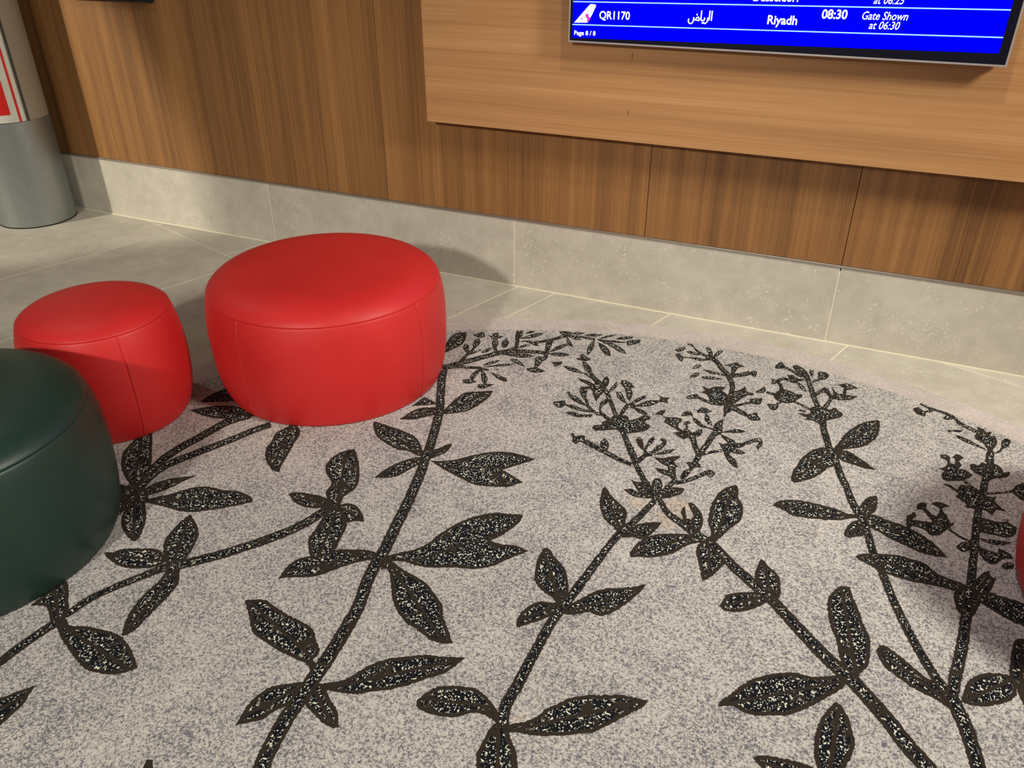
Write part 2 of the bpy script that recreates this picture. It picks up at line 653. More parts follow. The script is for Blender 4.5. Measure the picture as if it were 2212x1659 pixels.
ar_u, ar_v = uv(1485.5, 47.5)
strokes('lettering', [
    [(83, 36), (83, 8)],                                                   # alif
    [(75, 36), (75, 10), (72, 7), (69, 8)],                                # lam into ra
    [(70, 14), (70, 6), (66, -1), (61, -3)],                               # ra
    [(59, 14), (58, 8), (55, 6), (49, 6), (46, 9)],                        # ya
    [(57, -1), (57, -2)], [(52, -1), (52, -2)],
    [(46, 36), (46, 9)],                                                   # alif
    [(39, 6), (40, 13), (36, 17), (30, 14), (26, 8), (38, 6)],             # dad loop
    [(26, 7), (23, 10), (20, 7), (20, 14)], [(20, 7), (18, -1), (12, -5), (5, -3), (2, 4), (3, 9)],
    [(31, 24), (31, 25.5)],
], ar_u, ar_v, 0.00098, 0.0042)


def tail(du, dv):
    pts = [(1240.4, 48.7), (1268.9, 48.9), (1279, 32), (1288.2, 12), (1286.5, 9.6), (1277, 8.4), (1274, 10)]
    q = [uv(*p_) for p_ in pts]
    scr_poly('tail_emblem', [(a + du, b + dv) for a, b in q], 0.0012, MAT['scr_white'])
    for blob in ([(1264, 34), (1267, 29), (1271, 30), (1272, 36), (1276, 38), (1274, 42), (1271, 48), (1268, 47.5), (1269, 41)],
                 [(1254, 43), (1258, 37), (1260, 35), (1258, 42)]):
        q = [uv(*p_) for p_ in blob]
        scr_poly('emblem_mark', [(a + du, b + dv) for a, b in q][::-1], 0.0014, MAT['scr_magenta'])


tail(0, 0)
tail(0, PITCHR)

# ------------------------------------------------------------------ black box on the wall, cut by the frame edge
xs0, zs = on_wall(150, -3.5, YW - 0.02)
xs1, zs1 = on_wall(325, 5.5, YW - 0.02)
sg = obj('wall_sign', box('wall_sign', xs0, xs1, -0.022, 0.004, 0, 0.32, 0.002), MAT['black_plastic'])
sg.location = (0, YW, zs1)
tag(sg, 'black flat box hung on the wood wall beside the steel column', 'wall box')

# ------------------------------------------------------------------ column with wrapped notice
CXY = np.array([-4.35, 2.96])
CR = 0.20
col = empty('column', (CXY[0], CXY[1], 0))
tag(col, 'round brushed steel column with a red and white notice wrapped round it', 'column')


def shell(name, r0, r1, a0, a1, z0_, z1_, n):
    """curved slab between two radii, angles in degrees"""
    full = abs(a1 - a0) >= 360
    m_ = n if full else n + 1
    V, Fc = [], []
    for i in range(m_):
        a = math.radians(a0 + (a1 - a0) * i / n)
        for r, z in ((r0, z0_), (r1, z0_), (r1, z1_), (r0, z1_)):
            V.append((r * math.cos(a), r * math.sin(a), z))
    for i in range(n):
        b, c = i * 4, ((i + 1) % m_) * 4
        for j in range(4):
            Fc.append((b + j, c + j, c + (j + 1) % 4, b + (j + 1) % 4))
    if not full:
        Fc += [(0, 1, 2, 3), tuple(4 * (m_ - 1) + j for j in (3, 2, 1, 0))]
    me = mesh(name, V, Fc, True)
    me.set_sharp_from_angle(angle=math.radians(40))
    return me


ZS = 0.565
obj('base_sleeve', shell('base_sleeve', CR - 0.02, CR, 0, 360, 0, ZS - 0.0015, 96), MAT['steel'], col)
obj('floor_ring', shell('floor_ring', CR - 0.02, CR + 0.002, 0, 360, 0, 0.006, 96), MAT['dark_gap'], col)
obj('shaft', shell('shaft', CR - 0.02, CR - 0.001, 0, 360, ZS, 3.0, 96), MAT['paint_grey'], col)
ps = obj('notice', shell('notice', CR - 0.001, CR + 0.001, -140, -11.3, ZS + 0.002, 1.6, 48), MAT['poster_white'], col)
obj('red_line', shell('red_line', CR + 0.001, CR + 0.0014, -20.8, -17.2, ZS + 0.002, 1.6, 4), MAT['poster_red'], ps)
obj('red_block', shell('red_block', CR + 0.001, CR + 0.0014, -112, -29.9, 0.606, 0.775, 30), MAT['poster_red'], ps)
obj('frame_strip', shell('frame_strip', CR - 0.001, CR + 0.003, -11.3, -9.6, ZS + 0.002, 1.6, 4), MAT['frame_grey'], col)
obj('frame_strip', shell('frame_strip', CR - 0.001, CR + 0.004, -9.6, -6.4, ZS + 0.002, 1.6, 4), MAT['frame_dark'], col)

# ------------------------------------------------------------------ ottomans
def bez(p0, p1, p2, n):
    t = np.linspace(0, 1, n)[:, None]
    return (1 - t) ** 2 * np.array(p0, float) + 2 * t * (1 - t) * np.array(p1, float) + t * t * np.array(p2, float)


def lathe(name, prof, a0, a1, n, dip=0.0):
    """surface of revolution over an angle range; dip pulls the two edges in as a sewn seam"""
    full = a1 - a0 >= 2 * math.pi - 1e-6
    m_ = n if full else n + 1
    V, Fc = [], []
    if full:
        angs = [a0 + (a1 - a0) * i / n for i in range(n)]
    else:
        # extra rings close to the seams
        t = np.linspace(0, 1, n + 1)
        angs = list(a0 + (a1 - a0) * t)
        w_ = 0.004
        angs = sorted(set(angs + [a0 + w_, a0 + 2.5 * w_, a0 + 5 * w_, a1 - w_, a1 - 2.5 * w_, a1 - 5 * w_]))
        m_ = len(angs)
    for a in angs:
        e = 0.0
        if not full and dip:
            s = min(a - a0, a1 - a)
            e = dip * math.exp(-(s / 0.006) ** 2)
        for r, z in prof:
            V.append(((r - e) * math.cos(a), (r - e) * math.sin(a), z))
    k_ = len(prof)
    for i in range(m_ if full else m_ - 1):
        for j in range(k_ - 1):
            b, c = i * k_, ((i + 1) % m_) * k_
            Fc.append((b + j, c + j, c + j + 1, b + j + 1))
    return mesh(name, V, Fc, True)


def ottoman(loc, dims, seam0, mat, thread, label, name='ottoman', nseam=4):
    rb, rm, zm, rs, zs_, zt, rc = dims
    root = empty(name, (loc[0], loc[1], 0.006))
    tag(root, label, 'ottoman')
    side = np.vstack([[(rb - 0.03, 0.0)], bez((rb, 0.0), (rm, zm * 0.25), (rm, zm), 22),
                      bez((rm, zm), (rm, zm + (zs_ - zm) * 0.6), (rs, zs_), 22)[1:]])
    # roll the upper edge into the seam
    side = side[:-1]
    side = np.vstack([side, [(rs + 0.0006, zs_ - 0.003), (rs - 0.0006, zs_ - 0.0012), (rs - 0.0034, zs_ - 0.0004)]])
    for k_ in range(nseam):
        a0 = math.radians(seam0) + k_ * 2 * math.pi / nseam
        pn = obj('side_panel', lathe('side_panel', side, a0, a0 + 2 * math.pi / nseam, 30, 0.0026), mat, root)
        # stitch line beside the seam
        V, Fc = [], []
        aa = a0 + 0.0085 / rm
        pr = [q for q in side if q[1] > 0.015 and q[1] < zs_ - 0.006]
        for q in pr:
            for da in (-0.0009, 0.0009):
                a = aa + da / rm
                V.append(((q[0] + 0.0004) * math.cos(a), (q[0] + 0.0004) * math.sin(a), q[1]))
        for i in range(len(pr) - 1):
            Fc.append((2 * i, 2 * i + 1, 2 * i + 3, 2 * i + 2))
        obj('seam_stitch', mesh('seam_stitch', V, Fc), thread, pn)
    top = np.vstack([[(rs - 0.004, zs_ - 0.001), (rs - 0.0014, zs_ + 0.0002), (rs - 0.0006, zs_ + 0.0012)],
                     bez((rs - 0.0004, zs_ + 0.0025), (rs - 0.024, zt - 0.009), (rc, zt), 24),
                     [(rc * 0.7, zt + 0.003), (rc * 0.4, zt + 0.005), (rc * 0.15, zt + 0.0058), (0.0005, zt + 0.006)]])
    tp = obj('seat_top', lathe('seat_top', top, 0, 2 * math.pi, 120), mat, root)
    wl_ = [(rs - 0.0008 + 0.0014 * math.cos(t), zs_ - 0.0075 + 0.0014 * math.sin(t)) for t in np.linspace(-1.9, 1.9, 7)]
    obj('top_stitch_welt', lathe('top_stitch_welt', wl_, 0, 2 * math.pi, 120), mat, root)
    bs_ = [(0.0005, 0.0), (rb - 0.03, 0.0)]
    obj('underside', lathe('underside', bs_, 0, 2 * math.pi, 48), MAT['black_plastic'], root)
    return root


BIG = (0.396, 0.425, 0.230, 0.408, 0.372, 0.434, 0.270)
SMALL = (0.220, 0.2565, 0.191, 0.232, 0.377, 0.420, 0.125)
ottoman((-1.722, 2.160), BIG, -97, MAT['red'], MAT['red_thread'],
        'wide round red leather ottoman beside the small red ottoman, near the skirting')
ottoman((-2.237, 1.610), SMALL, -25.5, MAT['red'], MAT['red_thread'],
        'small narrow red leather ottoman between the green and the wide red one')
ottoman((-2.065, 0.945), (0.362, 0.392, 0.25, 0.372, 0.386, 0.447, 0.230), -140, MAT['green'], MAT['green_thread'],
        'dark green leather ottoman in front of the small red ottoman')
ottoman((0.945, 1.985), BIG, 40, MAT['red'], MAT['red_thread'],
        'red leather ottoman standing alone on the rug, across from the other three')

# ------------------------------------------------------------------ rug
RC = np.array([-0.5063, 1.1443])
RR = 1.9125
_oa = np.array([55.4, 56.5, 59.0, 62.0, 64.8, 68.7, 72.7, 75.7, 80.4, 86.0, 91.6, 97.0, 102.9, 109.5, 116.7, 123.4, 152.5, 154.8])
_or = np.array([.081, .074, .058, .049, .035, .021, .016, .016, .010, .005, -.004, -.017, -.029, -.034, -.027, -.012, .001, .012])
_ia = np.array([54.2, 56.0, 61.1, 64.1, 67.5, 70.7, 74.2, 80.4, 83.8, 87.3, 90.8, 93.5, 98.6, 106.0, 114.4, 123.8, 153.1])
_ir = np.array([-.022, -.026, -.045, -.054, -.065, -.073, -.084, -.098, -.109, -.117, -.125, -.127, -.131, -.137, -.142, -.128, -.132])


def rim(aa, rr, base, n=360):
    a = np.arange(n) * 360.0 / n
    r = np.interp(a, np.r_[aa[0] - 40, aa, aa[-1] + 40], np.r_[base, rr, base])
    ker = np.exp(-np.linspace(-2, 2, 9) ** 2)
    ker /= ker.sum()
    r = np.convolve(np.r_[r[-4:], r, r[:4]], ker, 'valid') + RR
    a = np.radians(a)
    return np.c_[RC[0] + r * np.cos(a), RC[1] + r * np.sin(a)]


outer, inner_ = rim(_oa, _or, 0.0), rim(_ia, _ir, -0.135)
rug = empty('rug', (RC[0], RC[1], 0))
tag(rug, 'round beige carpet with dark brown leaf and stem pattern and plain pale edge', 'rug')
ri_ = Matrix.Translation(rug.location).inverted()
n = len(outer)
V = [(x, y, 0.0) for x, y in outer] + [(x, y, 0.0045) for x, y in outer] + [(x, y, 0.0045) for x, y in inner_] + [(x, y, 0.0) for x, y in inner_]
Fc = []
for i in range(n):
    j = (i + 1) % n
    for k_ in range(3):
        Fc.append((k_ * n + i, k_ * n + j, (k_ + 1) * n + j, (k_ + 1) * n + i))
b_ = obj('border', mesh('border', V, Fc), MAT['border'], rug)
b_.matrix_parent_inverse = ri_
V = [(x, y, 0.0) for x, y in inner_] + [(x, y, 0.0042) for x, y in inner_]
Fc = [tuple(range(n, 2 * n))] + [(i, (i + 1) % n, n + (i + 1) % n, n + i) for i in range(n)]
f_ = obj('field', mesh('field', V, Fc), MAT['field'], rug)
f_.matrix_parent_inverse = ri_

CROPS = {'P': (0, 0, 1), 'C1': (0, 900, 4.1476), 'C2': (0, 1260, 3.95), 'C3': (380, 900, 4.148), 'C4': (500, 1250, 4.056),
         'C5': (780, 800, 5.183), 'C6': (780, 1080, 4.879), 'C7': (880, 1400, 4.096), 'C8': (1080, 1060, 5.183),
         'D1': (940, 700, 4.809), 'D2': (1180, 750, 6.637), 'D3': (1340, 850, 6.381), 'D4': (1440, 730, 8.296),
         'D5': (1640, 770, 5.925), 'D6': (1940, 860, 4.147), 'D7': (1640, 1050, 5.027), 'D8': (1340, 1040, 5.529),
         'E1': (1540, 1240, 3.9605), 'E2': (1860, 1200, 3.6137)}
# outlines of the woven plant pattern: survey frame, kind (stems with start and end width), points
MOTIF = """
P leaf 431,868 460,850 495,838 540,840 540,862 500,866 460,868
P leaf 409,886 445,879 490,876 530,882 560,895 530,902 475,904 438,897
P stem:16:14 295,1062 330,1012 376,975 430,945 490,912 540,897
P stem:15:12 300,1058 325,1030 362,1004 428,977 496,951 549,929 585,917
P leaf 301,1066 323,1049 362,1035 427,1026 395,1040 350,1061 313,1071
P leaf 300,1076 318,1077 362,1068 416,1053 450,1051 476,1057 515,1061 539,1071 547,1082 537,1086 476,1098 416,1106 386,1103 350,1093 320,1086 300,1082
P leaf 287,1066 265,1046 240,1050 235,1075 255,1092 275,1085
P stem:12:9 277,1088 255,1107 235,1120
C1 leaf 1190,640 1160,600 1110,520 1085,430 1100,330 1150,260 1230,180 1300,100 1365,120 1365,200 1360,330 1350,470 1290,560 1230,640
C1 leaf 1060,640 1200,600 1300,640 1330,730 1280,790 1180,790 1080,730
C1 leaf 1180,740 1300,770 1310,860 1300,960 1250,1080 1215,1115 1170,1100 1110,1030 1085,950 1100,870 1140,800
C1 leaf 925,1215 1010,1215 1090,1185 1250,1180 1420,1190 1500,1290 1400,1340 1250,1360 1100,1345 990,1290
P leaf 362,1225 352,1193 357,1165 376,1141 395,1122 411,1110 423,1129 429,1151 421,1175 404,1204 390,1215 372,1225
P stem:19:17 355,1228 372,1224 472,1199 549,1175 621,1148 669,1124 708,1098
P stem:15:13 362,1223 301,1247 241,1271 190,1296 142,1330
P leaf 366,1222 388,1230 386,1257 375,1275 354,1298 324,1328 291,1361 263,1374 268,1349 278,1326 296,1300 322,1273 338,1260 352,1243
C2 leaf 470,280 560,300 600,360 720,365 850,390 950,415 1040,460 1110,550 1150,640 1175,720 1100,750 980,775 850,765 740,735 660,660 590,570 530,480 490,390
P stem:17:15 125,1342 76,1374 30,1407 0,1430 -40,1458 -160,1540 -320,1650
P leaf 109,1346 104,1318 94,1308 66,1308 84,1293 101,1280 132,1258 145,1256 149,1275 147,1298 149,1316 137,1340
P leaf -120,1600 -90,1545 -40,1516 0,1508 33,1495 76,1480 63,1500 51,1521 25,1543 0,1566 -50,1590
P leaf 270,1830 268,1770 285,1705 309,1659 316,1640 329,1640 332,1665 342,1715 335,1775 305,1820
C3 leaf 1400,820 1340,690 1390,610 1380,560 1340,490 1350,420 1420,350 1500,310 1600,285 1620,340 1645,440 1640,570 1600,650 1510,710 1480,770 1450,820
C3 leaf 1003,690 1080,675 1200,690 1330,720 1410,790 1360,830 1310,820 1180,815 1070,770 1040,735
C3 leaf 1380,800 1480,785 1540,775 1620,800 1670,870 1690,940 1610,935 1530,950 1500,900 1420,850
C3 leaf 1400,800 1340,860 1260,990 1195,1080 1185,1170 1210,1260 1300,1290 1380,1240 1440,1170 1470,1100 1520,1010 1530,940 1490,840
C3 leaf 1850,1250 1820,1230 1700,1190 1560,1190 1440,1190 1300,1240 1200,1250 1100,1270 1010,1330 950,1400 920,1450 1000,1440 1200,1435 1330,1405 1450,1360 1600,1310 1750,1280
C3 leaf 960,110 890,150 850,230 810,280 800,370 840,450 890,490 930,490 950,430 1010,330 1060,240 1105,170 1110,110 1050,60
P stem:17:46 960,788 955,815 952,850 950,885 944,912 934,947 927,970 919,989 911,1016 896,1051 880,1088 858,1131 831,1187 811,1219 792,1260 771,1316 722,1400 687,1452 653,1501 618,1553 581,1620 564,1659 545,1700 500,1810 430,1980 330,2200
C5 leaf 900,440 940,430 1000,370 1080,300 1180,245 1330,235 1475,225 1440,290 1340,370 1200,450 1100,470 950,490 900,480
C5 leaf 880,430 840,415 700,415 600,440 520,490 430,545 560,550 680,530 800,500 880,480
C5 leaf 850,370 760,320 700,305 620,360 560,400 700,390 800,384
C5 leaf 700,960 690,900 650,800 590,730 500,690 400,650 280,610 150,570 135,590 150,680 200,760 300,830 400,880 530,905 640,955
C5 leaf 720,970 640,970 540,990 420,1030 300,1090 210,1150 145,1200 300,1200 430,1170 560,1100 650,1050 720,1010
C5 leaf 740,930 800,890 870,870 960,830 1015,815 1010,850 960,910 880,950 780,985 720,990
C5 leaf 720,980 800,1010 880,1015 1050,1000 1200,960 1400,920 1550,910 1700,920 1830,955 1945,995 1850,1030 1720,1070 1580,1110 1650,1150 1730,1200 1815,1255 1720,1280 1650,1305 1500,1300 1280,1280 1120,1210 950,1120 880,1080 790,1015
C6 leaf 220,610 300,580 450,545 560,520 700,460 800,375 950,280 1100,205 1250,160 1400,135 1560,145 1710,155 1680,220 1600,290 1500,360 1365,430 1480,465 1600,475 1700,505 1760,535 1680,570 1550,620 1400,690 1250,720 1150,725 950,710 720,710 600,690 480,655 380,640 250,640
C6 leaf 200,660 300,630 350,660 420,720 510,770 620,830 700,890 780,990 840,1080 860,1150 870,1250 910,1350 965,1505 880,1515 740,1480 640,1400 500,1310 430,1240 370,1150 330,1050 320,950 300,780 270,725 210,730
C4 leaf 115,185 290,185 370,240 500,320 620,375 710,440 745,540 770,610 760,660 715,710 760,780 740,850 700,850 660,750 560,700 430,640 330,575 215,500 170,420 150,320
C4 leaf 740,930 840,910 950,895 1050,850 1150,790 1250,740 1400,695 1550,680 1700,665 1850,680 2050,690 1980,750 1860,830 1700,880 1550,930 1400,970 1250,985 1100,1010 980,1000 850,980 740,980
C4 leaf 720,890 560,910 430,930 330,950 230,1020 150,1100 90,1190 35,1280 150,1260 270,1230 380,1160 480,1110 560,1060 660,1010
C4 leaf 740,920 800,930 850,1020 900,1110 930,1180 940,1300 880,1305 800,1260 740,1200 680,1140 640,1090 680,1000
P stem:20:27 1219,1305 1188,1349 1171,1380 1150,1418 1119,1478 1096,1517 1087,1545 1086,1570
P leaf 1080,1550 1061,1571 1046,1595 1036,1615 1028,1632 1029,1665 1036,1710 1055,1760 1078,1800 1098,1755 1114,1700 1118,1659 1117,1634 1112,1615 1102,1590 1098,1555
C7 leaf 820,600 790,540 750,490 690,420 620,365 540,342 400,335 270,340 180,385 110,440 80,480 100,530 160,565 260,595 400,610 500,590 590,570 680,590 760,640 800,680
C7 leaf 840,690 910,670 1000,660 1090,630 1180,580 1220,540 1330,490 1430,445 1530,425 1650,410 1800,415 1900,415 2000,435 2130,465 2080,520 1950,590 1800,670 1680,730 1560,755 1400,770 1200,775 1040,760 930,740 850,740
P stem:21:12 1215,1314 1254,1261 1292,1210 1331,1160 1350,1143 1381,1116 1415,1081
C8 leaf 1400,430 1310,460 1270,400 1190,340 1140,250 1115,150 1130,60 1150,-20 1175,-42 1210,-10 1230,30 1290,90 1370,170 1425,230 1410,330 1400,400
C8 leaf 1380,450 1420,430 1560,370 1700,350 1815,355 1770,410 1720,460 1650,520 1580,540 1480,520 1360,525
C8 leaf 510,635 560,660 630,760 700,830 740,900 760,1000 770,1110 760,1180 740,1290 660,1290 620,1240 580,1190 480,1120 410,1050 385,970 400,850 430,740 480,660
C8 leaf 680,1250 560,1250 430,1240 330,1290 240,1360 190,1450 185,1535 260,1510 380,1470 500,1430 580,1390 680,1370
C8 leaf 700,1290 800,1260 880,1220 960,1180 1050,1130 1200,1090 1350,1085 1480,1075 1635,1040 1600,1100 1520,1180 1420,1260 1300,1340 1200,1385 1100,1400 1040,1370 1000,1355 880,1380 740,1385 690,1340
D8 stem:12:16 470,220 560,370 700,480 850,590 1040,710
P stem:18:50 1526,1165 1553,1190 1584,1223 1620,1255 1660,1289 1691,1321 1742,1376 1792,1427 1838,1467 1881,1513 1916,1553 1957,1606 2004,1659 2040,1700 2130,1810 2260,1990 2400,2200
D8 leaf 115,905 115,850 180,760 280,680 430,630 600,620 800,630 940,650 1010,720 880,740 780,770 640,850 500,890 340,905 200,900
D8 leaf 1050,720 1085,610 1050,500 1055,400 1090,270 1140,180 1200,110 1300,60 1390,45 1410,100 1410,190 1450,260 1470,330 1440,460 1360,530 1270,600 1200,670 1120,730
D8 leaf 980,700 930,760 905,830 930,950 960,1080 970,1165 1010,1180 1080,1140 1150,1080 1220,1010 1250,960 1200,850 1100,720
D8 leaf 840,620 760,500 740,400 720,360 770,285 780,370 790,440 850,450 870,390 830,310 805,255 850,250 900,290 960,360 985,420 985,500 960,570 950,640
D8 leaf 1680,920 1720,950 1770,1010 1850,1080 1900,1150 1915,1250 1910,1360 1840,1440 1740,1400 1680,1300 1640,1200 1600,1130 1620,1050 1650,980
D8 leaf 1180,1480 1240,1400 1260,1360 1400,1325 1550,1320 1680,1330 1790,1400 1700,1470 1560,1530 1380,1555 1250,1540
D3 leaf 45,1320 150,1310 230,1350 420,1400 470,1450 200,1425 110,1370
D3 leaf 150,1190 260,1220 330,1190 400,1260 470,1340 520,1440 400,1440 300,1390 220,1310
D3 stem:13:9 500,1480 450,1380 340,1210 250,1050 180,900 110,740 60,600 20,500
D3 bud 440,1220 490,1165 560,1180 580,1260 560,1340 500,1400 440,1320
D3 leaf 500,1450 600,1360 680,1300 780,1290 890,1310 850,1370 740,1420 600,1445
D3 stem:13:9 500,1450 640,1310 740,1210 780,1180
D3 flower 720,1220 690,1150 560,1100 500,1050 475,1015 580,1040 650,1060 660,1010 560,960 450,870 580,890 680,870 800,860 825,880 780,910 740,930 760,970 810,1000 760,1020 770,1140 790,1210
D3 leaf 830,1130 880,1060 950,1040 970,1080 930,1140 840,1195
D3 stem:7:9 760,1230 800,1228 950,1190 1100,1130 1190,1090
D3 bud 1180,1090 1210,1050 1270,1060 1310,1110 1260,1150 1190,1130
D3 flower 900,950 1000,940 1060,920 1110,1000 1130,1020 1010,1015 990,1060 950,1050 950,1000
D3 stem:11:13 1010,1000 1040,930 1085,850
D3 stem:13:12 1070,860 1180,720 1270,590 1345,515
D3 stem:11:14 1085,850 1040,740 1000,620 960,575 880,500
D3 flower 490,285 540,240 625,225 610,265 580,300 650,325 770,325 845,345 840,385 800,410 810,470 900,530 970,590 930,610 850,560 780,500 680,440 600,390 630,350 570,300
D3 leaf 720,540 800,530 880,560 915,610 880,630 800,590
D3 leaf 980,590 1000,540 1080,500 1130,490 1130,540 1080,590 1010,610
D3 bud 860,420 910,380 960,380 970,410 920,430 940,470 900,480 905,430
D3 leaf 1290,440 1340,390 1415,350 1410,440 1400,540 1340,570 1280,540
D3 leaf 1310,520 1200,480 1100,460 1030,400 990,320 1050,350 1110,400 1170,450 1290,490
D3 bud 840,300 890,250 960,240 1000,290 1000,330 960,300 870,315
D3 flower 1045,240 1150,190 1260,250 1190,265 1080,265
D3 leaf 1170,255 1215,300 1250,380 1265,440 1220,430 1165,360
D3 leaf 1370,540 1500,505 1620,490 1730,520 1640,545 1500,540
D3 flower 1360,540 1470,600 1560,640 1600,680 1700,680 1720,720 1650,750 1570,750 1700,800 1730,825 1640,840 1530,810 1500,840 1590,920 1620,1030 1570,1010 1480,930 1440,850 1420,790 1380,720 1355,675 1420,700 1480,680 1420,620
D3 stem:7:8 1690,700 1800,660 1890,638 1935,660 1925,710 1880,750
D3 stem:6:5 1090,850 1200,820 1330,795 1440,780
D3 stem:9:11 240,940 300,890 360,840 440,830
D3 leaf 250,590 310,640 320,720 330,790 300,770 250,720 220,640
D3 leaf 370,730 370,680 420,610 470,585 470,640 420,700
D3 stem:5:7 370,720 340,780 345,840
D3 leaf 400,830 480,740 560,690 590,670 545,635 600,615 640,640 630,700 560,770 480,820
D3 leaf 430,845 560,800 680,770 765,765 680,820 560,840
D2 stem:9:9 1050,1020 1000,970 930,800 880,680 810,560 720,470
D2 stem:10:14 1090,1200 1160,1350 1230,1500 1290,1659
D2 flower 650,1140 690,1115 800,1110 790,1070 860,1050 930,1045 940,990 1010,970 1090,985 1110,975 1170,990 1190,1050 1260,1030 1350,1000 1400,970 1480,990 1490,1030 1430,1050 1410,1080 1490,1120 1480,1150 1430,1190 1300,1220 1140,1240 1110,1260 1060,1220 1000,1180 860,1190 730,1195 670,1175
D2 flower 700,470 800,510 830,440 870,410 905,470 880,550 830,570 830,630 770,700 715,780 680,700 650,610 590,600 480,590 500,570 630,560 560,520 470,470 470,445 600,480 690,530
D2 leaf 480,590 590,600 580,700 585,770 550,760 490,680
D2 leaf 235,260 300,270 420,300 500,350 560,380 420,360 320,330
D2 stem:4:5 550,375 640,430 720,500
D2 stem:6:6 620,350 660,400 730,480
D2 leaf 510,200 570,220 640,290 660,350 610,360 550,320
D2 flower 415,160 490,150 480,110 530,95 570,130 640,175 560,200 480,185
D2 leaf 65,215 130,210 230,205 220,240 120,275 100,235
D2 leaf 870,670 920,590 970,530 1010,490 1025,540 980,600 900,650
D2 stem:7:10 1050,1000 1120,890 1175,835 1270,850
D2 leaf 1000,640 1060,640 1110,700 1160,820 1080,770 1020,720
D2 flower 1080,470 1150,480 1220,520 1270,575 1210,585 1240,660 1200,780 1155,720 1130,600 1070,520
D2 leaf 1180,830 1260,760 1350,710 1440,690 1400,740 1300,790
D2 leaf 1210,855 1340,810 1450,765 1600,760 1620,790 1500,840 1400,850
D2 flower 1610,680 1680,720 1785,715 1740,750 1750,810 1690,790 1600,780 1640,740
D2 leaf 1230,850 1340,880 1420,920 1460,970 1380,960 1300,920
D2 stem:8:7 960,1080 890,1030 800,960 720,955
D2 leaf 330,690 400,690 480,740 560,820 590,850 480,810 370,750
D2 bud 280,640 330,630 360,690 340,710 300,670
D2 bud 95,780 270,760 280,830 190,870 120,830
D2 leaf 260,815 400,830 520,880 640,900 700,940 520,920 400,890 300,850
D2 leaf 280,930 370,920 500,960 680,960 630,1000 450,1000 350,970
D2 stem:6:6 570,740 600,840 650,895 710,945
D2 leaf 770,800 820,750 890,740 880,790 800,850 770,850
D2 stem:4:4 785,830 770,900 800,960
D2 bud 770,1380 830,1300 890,1360 890,1450 840,1510 790,1450
D2 bud 345,1240 390,1230 420,1280 500,1260 555,1270 560,1330 620,1380 580,1400 480,1350 430,1380 370,1360 380,1300
D2 stem:11:8 560,1350 680,1415 780,1470 900,1530 1030,1600 1220,1680
D4 stem:12:9 1090,1200 1110,1120 1160,1000 1180,850 1130,730 1080,640 990,550 900,430 820,370 760,340
D4 leaf 360,100 440,95 480,140 520,190 600,240 700,300 780,350 680,330 600,290 520,230 470,160 400,130
D4 leaf 345,240 420,235 520,260 640,290 560,310 440,290
D4 flower 155,290 220,275 290,330 420,345 560,350 700,385 820,385 700,405 560,405 460,370 320,360 270,430 220,390
D4 leaf 710,160 780,180 825,260 820,340 780,320 730,250
D4 leaf 820,350 880,270 960,215 1015,240 950,300 860,350
D4 leaf 150,205 240,170 330,155 335,190 280,230 190,240
D4 bud 690,320 760,290 830,320 850,380 780,400 700,380
D4 leaf 460,540 520,490 600,480 635,495 580,530 500,555
D4 leaf 400,710 460,650 540,615 595,630 560,680 470,705
D4 leaf 610,690 720,685 850,700 1010,735 880,745 720,735 640,715
D4 leaf 640,565 760,580 880,610 1000,640 1090,690 940,660 800,640 720,605
D4 flower 1040,485 1150,465 1250,435 1310,470 1415,515 1300,525 1250,580 1210,650 1180,700 1150,660 1160,520
D4 stem:7:9 1110,690 1250,670 1400,650 1490,625
D4 bud 1480,630 1540,585 1620,600 1610,690 1550,690 1500,650
D4 flower 650,865 750,910 830,880 940,870 1070,880 990,940 1100,1030 1120,1140 1060,1200 900,1190 780,1130 750,1060 700,1000 590,970 700,950 640,880
D4 leaf 345,1050 440,1020 560,1000 560,1030 700,1100 830,1130 1040,1180 980,1210 800,1190 660,1140 540,1080 470,1095 360,1075
D4 flower 1120,1000 1160,920 1240,950 1320,920 1415,870 1440,960 1560,990 1550,1030 1440,1030 1340,1090 1250,1150 1160,1200 1090,1200 1110,1140
D4 stem:5:5 1150,1230 1350,1190 1520,1150
D4 bud 1490,1090 1600,1085 1690,1075 1720,1095 1680,1190 1580,1190 1510,1160
D4 stem:12:8 1080,1190 1140,1230 1280,1300 1440,1380
D4 bud 1410,1370 1500,1360 1620,1335 1640,1400 1690,1460 1600,1480 1500,1470 1440,1410
D4 bud 1030,1180 1180,1230 1150,1320 1080,1350 1060,1410 1015,1400 1030,1340 1015,1290
P stem:14:19 1776,895 1780,930 1787,952 1792,969 1802,984 1809,1006 1819,1033 1829,1053 1839,1080 1855,1110 1869,1133 1879,1169 1889,1199 1905,1235 1929,1294 1954,1347 1979,1394 2007,1441 2031,1477 2052,1500
P stem:28:48 2045,1490 2056,1508 2068,1532 2087,1573 2109,1643 2122,1700 2150,1830 2190,2000 2230,2200
D5 leaf 950,1180 1030,1090 1080,1010 1150,950 1250,880 1350,840 1450,820 1520,815 1545,850 1530,980 1480,1060 1380,1130 1250,1170 1090,1185 1000,1240
D5 leaf 940,1190 830,1160 700,1190 600,1250 530,1320 480,1400 430,1470 410,1570 460,1615 560,1590 700,1550 830,1470 880,1420 960,1400 1020,1290
D5 leaf 980,1200 1080,1200 1180,1230 1300,1310 1400,1380 1495,1450 1350,1430 1200,1380 1040,1320
D5 flower 480,720 600,735 660,730 650,660 700,640 760,660 800,640 850,650 900,680 970,655 1020,700 1070,730 1050,770 950,800 870,820 850,870 780,870 700,825 590,805 620,780 540,750
D5 stem:3:3 515,690 600,702
D5 stem:11:10 770,680 700,520 660,400 620,280 580,215
